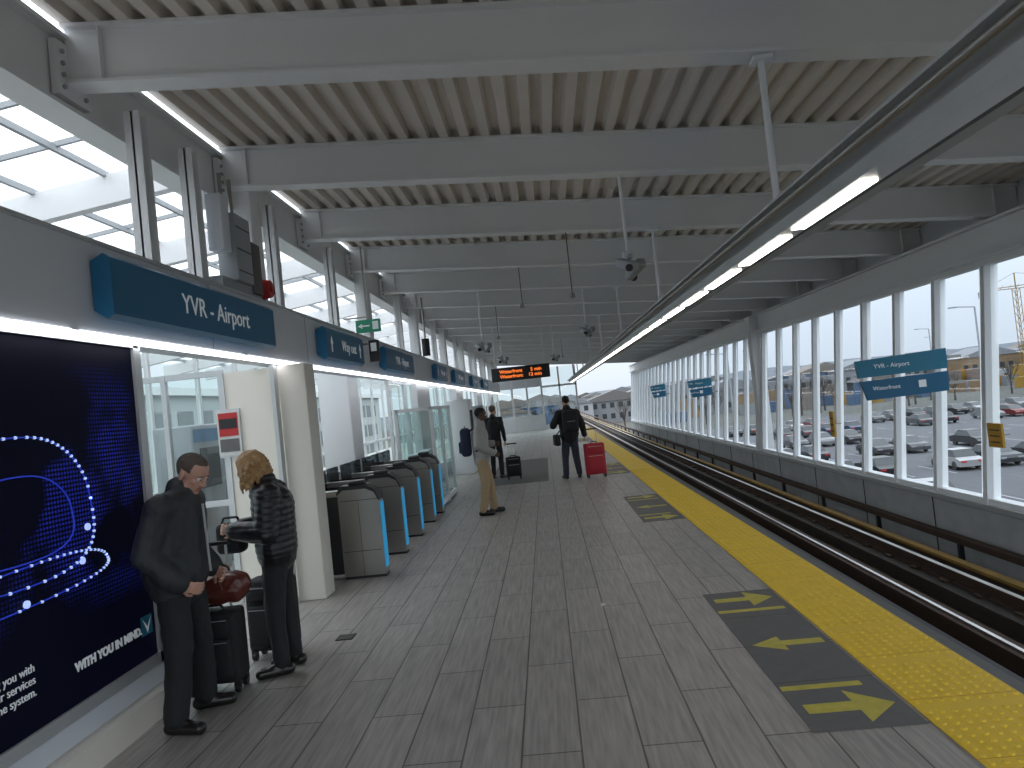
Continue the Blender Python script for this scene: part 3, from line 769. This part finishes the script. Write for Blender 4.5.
def head(parent, c, pitch, yaw, skin, hair, lips, style='short', s=1.0):
    bm = bmesh.new()
    ellip(bm, (-.008, 0, .028), (.098, .077, .087)); ellip(bm, (.018, 0, -.035), (.072, .062, .080))
    capsule(bm, (.055, -.012, -.095), (.055, .012, -.095), .024, .024)
    capsule(bm, (.02, -.045, -.07), (.02, .045, -.07), .028, .028)
    capsule(bm, (.084, 0, .012), (.103, 0, -.026), .009, .0135); capsule(bm, (.092, -.012, -.03), (.092, .012, -.03), .009, .009)
    capsule(bm, (.074, -.032, .026), (.074, .032, .026), .013, .013)
    capsule(bm, (.081, -.016, -.056), (.081, .016, -.056), .0085, .0085); capsule(bm, (.079, -.014, -.067), (.079, .014, -.067), .009, .009)
    for y in (-.079, .079): ellip(bm, (-.006, y, -.006), (.019, .010, .033))
    for y in (-.04, .04): ellip(bm, (.058, y, -.02), (.022, .02, .02))
    if style == 'short': ellip(bm, (-.012, 0, .038), (.099, .080, .082))
    def fn(p):
        x, y, z = p
        if abs(y) > .077 and -.045 < z < .03 and -.03 < x < .02: return 0
        if x > .07 and -.072 < z < -.048 and abs(y) < .024: return 2
        if z < -.06: return 0
        if x > .035 and z < .082: return 0
        if x > -.005 and z < .025: return 0
        if x > -.05 and z < -.02: return 0
        return 1
    R = Matrix.Translation(Vector(c)) @ Euler((0, pitch, yaw), 'XYZ').to_matrix().to_4x4() @ Matrix.Scale(s, 4)
    remeshed('head', bm, .005, [skin, hair, lips], fn, parent, 2, xf=R)
    b = B()
    for y in (-.031, .031):
        for cx, rr, m in ((.0775, .0125, M['eyewhite']), (.0865, .0055, M['iris'])):
            t = bmesh.new(); bmesh.ops.create_icosphere(t, subdivisions=2, radius=rr); t.verts.index_update()
            b.add([R @ (v.co+Vector((cx, y, .004))) for v in t.verts], [[v.index for v in f.verts] for f in t.faces], m, True); t.free()
        b.cyl(R @ Vector((.087, y-.016, .024)), R @ Vector((.087, y+.016, .024)), .0035, hair, n=6)
    b.done('eyes', parent)
    if style == 'long':
        bm = bmesh.new(); rnd = random.Random(3)
        ellip(bm, (-.02, 0, .04), (.100, .086, .086)); ellip(bm, (-.045, 0, -.02), (.06, .078, .085))
        gx, gz = math.sin(pitch), -math.cos(pitch)
        for k in range(64):
            an = .62+(2*math.pi-1.24)*(k+.5)/64+rnd.uniform(-.04, .04)
            ca, sa = math.cos(an), math.sin(an)
            rr = rnd.uniform(.94, 1.06)
            pts = [Vector((ca*.03-.01, sa*.03, .122)), Vector((ca*.078-.012, sa*.068, .095)), Vector((ca*.102*rr-.012, sa*.092*rr, .035))]
            p = pts[-1].copy(); ph = rnd.uniform(0, 6.28); n_ = rnd.choice((4, 5, 6))
            for q in range(n_):
                wig = .013*math.sin(ph+q*1.7)
                p = p+Vector((gx*.6*.028+ca*.004, sa*.002, gz*.028))
                pts.append(p+Vector((ca*wig+.006*math.cos(ph+q*2.1), sa*wig+.006*math.sin(ph+q), 0)))
            for q in range(len(pts)-1):
                r0 = .0135 if q < 3 else .0125-.001*(q-3)
                capsule(bm, pts[q], pts[q+1], r0, r0-.0008, seg=8)
        remeshed('hair', bm, .0045, [hair], None, parent, 1, xf=R)

M['eyewhite'] = mat('eye_white', (.7, .7, .68), .3, 0, .02); M['iris'] = mat('eye_iris', (.03, .02, .015), .2, 0, .05)

def person(name, loc, heading, J, cloth, look):
    e = empty(name, loc, math.radians(heading))
    g = lambda k, d: Vector(J.get(k, d))
    pel, wai, che = g('pelvis', (0, 0, .95)), g('waist', (0, 0, 1.1)), g('chest', (0, 0, 1.3))
    neck, hd = g('neck', (.01, 0, 1.47)), g('head', (.03, 0, 1.64))
    w = look.get('w', 1.0); jr = look.get('jr', .01)
    fat = look.get('fat', 0)
    body = [(pel-Vector((0, 0, .06)), pel, .105+fat*.6+jr, .112+fat+jr, (0, 1, 0), 1.38, 1 if look.get('hem', 1) else 0),
            (pel, wai, .112+fat+jr, .108+fat+jr, (0, 1, 0), 1.34, 1), (wai, che, .108+fat+jr, .118+fat*.5+jr, (0, 1, 0), 1.4*w, 1),
            (che, neck-Vector((0, 0, .06)), .112+jr, .07+jr, (0, 1, 0), 1.6*w, 1)]
    for s_, L_ in ((1, 'L'), (-1, 'R')):
        sh = g('sh'+L_, (0, s_*.185*w, 1.41)); el = g('el'+L_, (-.03, s_*.25, 1.14)); wr = g('wr'+L_, (.05, s_*.24, .9))
        hip = g('hip'+L_, (0, s_*.085, .9)); kn = g('kn'+L_, (.02, s_*.1, .5)); an = g('an'+L_, (0, s_*.11, .1))
        cu = look.get('cuff', .058); lg = look.get('leg', 0)
        body += [(neck-Vector((0, 0, .07)), sh, .062+jr, .06+jr, None, 1, 1), (sh, el, .056+jr, .047+jr, None, 1, 1), (el, wr, .046+jr, .034+jr, None, 1, 1),
                 (hip, kn, .088+lg, .068+lg, None, 1, 0), (kn, an, .066+lg, cu, None, 1, 0)]
    body.append((neck-Vector((0, 0, .02)), neck+Vector((0, 0, .015)), .066+jr, .062+jr, None, 1, 1))
    body.append((neck-Vector((0, 0, .03)), hd-Vector((0, 0, .05)), .054, .05, None, 1, 2))
    bm = bmesh.new()
    for p0, p1, r0, r1, wd, ra, mi in body: capsule(bm, p0, p1, r0, r1, wd, ra)
    def fn(p):
        best = 9; k = 0
        for p0, p1, r0, r1, wd, ra, mi in body:
            d = segd(p, p0, p1, r0, r1, wd, ra)
            if d < best: best = d; k = mi
        return k
    def disp(p):
        if look.get('puffy') and p.z > .84 and fn(p) == 1:
            return .0055*abs(math.sin(p.z*math.pi/.045+.6*noise.noise(p*6)))+.003*noise.noise(p*20)
        return .008*noise.noise(Vector((p.x*9, p.y*9, p.z*5)))+.006*noise.noise(Vector((p.x*22, p.y*22, p.z*14+5)))
    remeshed('body', bm, look.get('vox', .011), [cloth['pants'], cloth['top'], cloth['skin']], fn, e, 4, disp)
    bm = bmesh.new()
    for s_, L_ in ((1, 'L'), (-1, 'R')):
        an = g('an'+L_, (0, s_*.11, .1)); t = Vector((1, s_*.22, 0)).normalized(); bz = an.z-.1
        o = Vector((an.x, an.y, bz))
        capsule(bm, o+Vector((0, 0, .042))-t*.045, o+Vector((0, 0, .038))+t*.15, .042, .038, Vector((-t.y, t.x, 0)), 1.12)
        capsule(bm, o+Vector((0, 0, .06)), o+Vector((0, 0, .11)), .045, .045)
        capsule(bm, o+Vector((0, 0, .07)), o+Vector((0, 0, .045))+t*.10, .042, .034)
    remeshed('shoes', bm, .007, [cloth['shoe']], None, e, 2)
    head(e, hd, look.get('pitch', .1), look.get('yaw', 0), cloth['skin'], cloth['hair'], cloth['lips'], look.get('style', 'short'), look.get('hs', 1.0))
    for s_, L_ in ((1, 'L'), (-1, 'R')):
        el = g('el'+L_, (-.03, s_*.25, 1.14)); wr = g('wr'+L_, (.05, s_*.24, .9))
        d = look.get('hd'+L_, (wr-el).normalized()); nr = look.get('hn'+L_, (0, -s_, 0))
        hand('hand_'+L_, e, wr+(wr-el).normalized()*.02, d, nr, s_, cloth['skin'], look.get('curl', .55))
    return e

skinA = mat('skin_light', (.58, .33, .24), .5, 0, .06, 8); skinB = mat('skin_dark', (.09, .045, .03), .5, 0, .06, 8)
lipA = mat('lips_light', (.42, .19, .15), .5); lipB = mat('lips_dark', (.08, .03, .025), .5)
hgrey = mat('hair_greybrown', (.11, .09, .075), .8, 0, .4, 60, .5, 120); hblond = mat('hair_blonde', (.42, .25, .11), .5, 0, .55, 45, .5, 90)
hblack = mat('hair_black', (.01, .009, .008), .7, 0, .3, 40)
jktA = mat('charcoal_jacket', (.024, .028, .033), .6, 0, .2, 20, .3, 25); trA = mat('dark_trousers', (.013, .014, .017), .8, 0, .2, 20)
shoeA = mat('black_leather_shoe', (.012, .011, .010), .3, 0, .1, 20)
puff = mat('black_puffer', (.010, .010, .013), .38, 0, .2, 20, .2, 18)
tan = mat('khaki_trousers', (.36, .26, .15), .8, 0, .12, 10, .2, 20); ljk = mat('light_grey_jacket', (.36, .35, .33), .75, 0, .12, 10, .3, 20)
jean = mat('dark_jeans', (.035, .042, .06), .8, 0, .2, 15); navy = mat('navy_fabric', (.012, .02, .055), .7, 0, .2, 20, .2, 30)

# man by the advert
man = person('man_in_dark_jacket', (-2.37, 4.38, 0), 2, dict(pelvis=(-.02, 0, .93), waist=(-.02, 0, 1.07), chest=(.0, 0, 1.26), neck=(.05, 0, 1.41), head=(.13, 0, 1.525),
    shL=(.01, .20, 1.34), shR=(.01, -.20, 1.34), elL=(-.06, .255, 1.08), elR=(-.07, -.26, 1.08), wrL=(.10, .225, .90), wrR=(.09, -.225, .90),
    hipL=(-.01, .09, .88), hipR=(-.01, -.09, .88), knL=(.02, .14, .48), knR=(.02, -.14, .48), anL=(.0, .19, .1), anR=(-.01, -.18, .1)),
    dict(pants=trA, top=jktA, skin=skinA, hair=hgrey, lips=lipA, shoe=shoeA),
    dict(pitch=.55, yaw=-.25, jr=.034, fat=.036, w=1.02, leg=.014, cuff=.072, hs=1.06, hdL=(.8, -.45, -.4), hdR=(.8, .45, -.4), hnL=(0, -1, 0), hnR=(0, 1, 0)))
b = B(); b.rbox((.185, 0, 1.12), (.01, .012, .42), 'alu', rot=(0, -.03, 0), bev=0); b.done('jacket_zip', man)
b = B()
b.rbox((.05, -.212, 1.26), (.05, .006, .008), 'textwhite', bev=0); b.done('jacket_logo', man)

# woman
wo = person('woman_in_puffer_jacket', (-2.05, 5.14, 0), 192, dict(pelvis=(0, 0, .90), waist=(-.005, 0, 1.03), chest=(.0, 0, 1.20), neck=(.05, 0, 1.35), head=(.12, 0, 1.475),
    shL=(.0, .165, 1.28), shR=(.0, -.165, 1.28), elL=(.02, .23, 1.03), elR=(.0, -.23, 1.03), wrL=(.24, .13, 1.06), wrR=(.24, -.12, 1.05),
    hipL=(0, .08, .85), hipR=(0, -.08, .85), knL=(.04, .085, .47), knR=(-.01, -.09, .47), anL=(.02, .09, .1), anR=(-.04, -.10, .1)),
    dict(pants=trA, top=puff, skin=skinA, hair=hblond, lips=lipA, shoe=shoeA),
    dict(pitch=.5, jr=.032, w=.94, puffy=True, style='long', hs=1.0, cuff=.056, leg=.006, curl=.8, vox=.009))

# man with khaki trousers
c = person('man_in_khaki_trousers', (-1.12, 11.63, 0), 5, dict(head=(.05, 0, 1.62), neck=(.02, 0, 1.46), elL=(-.02, .25, 1.14), elR=(-.05, -.25, 1.14), wrL=(.2, .12, 1.13), wrR=(.18, -.16, 1.0),
    knL=(.09, .1, .5), anL=(.12, .13, .1), anR=(-.05, -.12, .1)),
    dict(pants=tan, top=ljk, skin=skinB, hair=hblack, lips=lipB, shoe=shoeA), dict(pitch=.2, jr=.026, leg=.01, cuff=.066, vox=.013, curl=.9))
def backpack(parent, x, z, m, w=.30, d=.17, h=.46):
    b = B(); b.rbox((x, 0, z), (d, w, h), m, bev=.06, seg=4); b.rbox((x-d*.5, 0, z-.08), (.07, w*.75, h*.42), m, bev=.03, seg=3)
    for s_ in (-1, 1):
        b.tube([(x+d*.4, s_*.1, z+.17), (x+.18, s_*.12, z+.235), (x+.28, s_*.13, z+.15), (x+.29, s_*.14, z-.0), (x+.15, s_*.17, z-.16)], .016, m, n=8)
    b.tube([(x, -.03, z+h/2), (x, 0, z+h/2+.03), (x, .03, z+h/2)], .008, m)
    b.box(x-d*.5-.036, x-d*.5-.033, -.08, .08, z-.0, z+.005, 'alu')
    b.done('backpack', parent)
backpack(c, -.23, 1.20, navy)
d_ = person('person_waiting', (-1.30, 17.2, 0), 70, dict(elL=(.0, .24, 1.14), wrL=(.1, .2, .92)), dict(pants=trA, top=M['blacksoft'], skin=skinA, hair=hgrey, lips=lipA, shoe=shoeA), dict(vox=.015))
m3 = person('man_with_backpack', (.45, 15.6, 0), 100, dict(elL=(.0, .34, 1.17), wrL=(.20, .30, 1.22), shL=(0, .19, 1.42), elR=(-.02, -.29, 1.16), wrR=(.03, -.34, .92), anL=(0, .16, .1), anR=(.02, -.14, .1), knL=(.02, .13, .5), neck=(.02, 0, 1.50), head=(.04, 0, 1.68)),
    dict(pants=jean, top=M['blacksoft'], skin=skinA, hair=hblack, lips=lipA, shoe=shoeA), dict(vox=.013, jr=.03, fat=.014, leg=.012, cuff=.066, pitch=.05, curl=.9))
backpack(m3, -.24, 1.24, M['blacksoft'], w=.34, h=.48)
b = B(); b.rbox((-.06, .30, .86), (.30, .12, .24), 'blacksoft', bev=.03); b.tube([(-.06, .30, .97), (-.12, .1, 1.2), (-.05, -.17, 1.47)], .012, 'black'); b.done('shoulder_bag', m3)

# ------------------------------------------------------------ luggage
def suitcase(name, loc, rz, m, w=.40, d=.24, h=.58, handle=.42, trim='black'):
    e = empty(name, loc, rz)
    b = B(); z0 = .07
    b.rbox((0, 0, z0+h/2), (w, d, h), m, bev=.035, seg=3)
    b.rbox((0, -d/2-.015, z0+h*.38), (w*.8, .05, h*.55), m, bev=.02, seg=2); b.rbox((0, -d/2-.01, z0+h*.82), (w*.78, .035, h*.2), m, bev=.012)
    b.box(-w*.36, w*.36, -d/2-.043, -d/2-.04, z0+h*.6, z0+h*.61, 'alu'); b.box(-w*.36, w*.36, -d/2-.03, -d/2-.027, z0+h*.9, z0+h*.91, 'alu')
    for x in (-w/2+.03, w/2-.03):
        for y in (-d/2+.04, d/2-.04):
            b.cyl((x-.015, y, .03), (x+.015, y, .03), .03, 'black'); b.box(x-.02, x+.02, y-.02, y+.02, .04, .09, trim)
    for x in (-.09, .09): b.cyl((x, d/2-.03, z0+h-.02), (x, d/2-.03, z0+h+handle), .009, 'alu')
    b.rbox((0, d/2-.03, z0+h+handle), (.24, .03, .03), 'black', bev=.01)
    b.tube([(-.07, 0, z0+h), (-.05, 0, z0+h+.03), (.05, 0, z0+h+.03), (.07, 0, z0+h)], .01, 'black')
    b.done('case', e); return e
s1 = suitcase('suitcase', (-2.42, 4.86, 0), .06, M['blacksoft'], w=.36, d=.22, h=.48, handle=.44)
bagp = empty('duffel_bag', (-2.40, 4.84, .59), .06)
bm = bmesh.new(); capsule(bm, (-.14, 0, .10), (.14, 0, .10), .10, .10, (0, 1, 0), 1.0); capsule(bm, (-.17, 0, .13), (.17, 0, .13), .085, .085)
remeshed('bag_body', bm, .01, [M['leather']], None, bagp, 2, disp=lambda p: .014*noise.noise(p*14))
b = B(); b.tube([(-.1, -.10, .12), (-.08, -.11, .23), (0, -.10, .29), (.08, -.11, .23), (.1, -.10, .12)], .009, 'leather'); b.tube([(-.1, .10, .12), (-.08, .09, .23), (0, .08, .28), (.08, .09, .23), (.1, .10, .12)], .009, 'leather')
b.rbox((0, 0, .215), (.3, .012, .012), 'alu', bev=.003); b.done('handles', bagp)
suitcase('suitcase', (-2.26, 5.48, 0), -.1, M['blacksoft'], w=.34, d=.22, h=.54, handle=.36)
e = empty('handbag', (-2.40, 5.2, 0), 0)
b = B(); b.rbox((0, 0, .98), (.20, .13, .22), 'blacksoft', bev=.035, seg=3); b.tube([(-.08, 0, 1.07), (-.05, 0, 1.13), (.05, 0, 1.13), (.08, 0, 1.07)], .009, 'black'); b.done('bag', e)
suitcase('suitcase', (.93, 15.35, 0), .1, M['redfab'], w=.42, d=.26, h=.66, handle=.3)
suitcase('suitcase', (-.88, 16.6, 0), .1, M['blacksoft'], w=.34, d=.22, h=.45, handle=.3)

# ------------------------------------------------------------ world
w = bpy.data.worlds.new('overcast_sky'); sc.world = w; w.use_nodes = True
N = w.node_tree.nodes; L = w.node_tree.links; bg = N['Background']
tc = N.new('ShaderNodeTexCoord'); sp = N.new('ShaderNodeSeparateXYZ'); L.new(tc.outputs['Generated'], sp.inputs[0])
cr = N.new('ShaderNodeValToRGB'); cr.color_ramp.elements[0].position = 0.0; cr.color_ramp.elements[0].color = (.245, .27, .30, 1)
cr.color_ramp.elements[1].position = .85; cr.color_ramp.elements[1].color = (.92, .96, 1.0, 1)
el = cr.color_ramp.elements.new(.12); el.color = (.32, .35, .385, 1)
el = cr.color_ramp.elements.new(.35); el.color = (.56, .61, .65, 1)
L.new(sp.outputs['Z'], cr.inputs['Fac']); L.new(cr.outputs['Color'], bg.inputs['Color'])
bg.inputs['Strength'].default_value = 3.3

# ------------------------------------------------------------ camera
cam = bpy.data.cameras.new('camera'); co = bpy.data.objects.new('camera', cam); COL.objects.link(co); sc.camera = co
f = 715.0
cam.sensor_width = 36; cam.lens = f/1024*36; cam.clip_end = 3000; cam.clip_start = .05
F = Vector((-31, f, 19.4)).normalized()
right0 = F.cross(Vector((0, 0, 1))).normalized(); up0 = right0.cross(F)
a = math.radians(6.0)
R = right0*math.cos(a)-up0*math.sin(a); U = up0*math.cos(a)+right0*math.sin(a)
mt = Matrix((R, U, -F)).transposed().to_4x4(); mt.translation = Vector((0, 0, 1.75))
co.matrix_world = mt
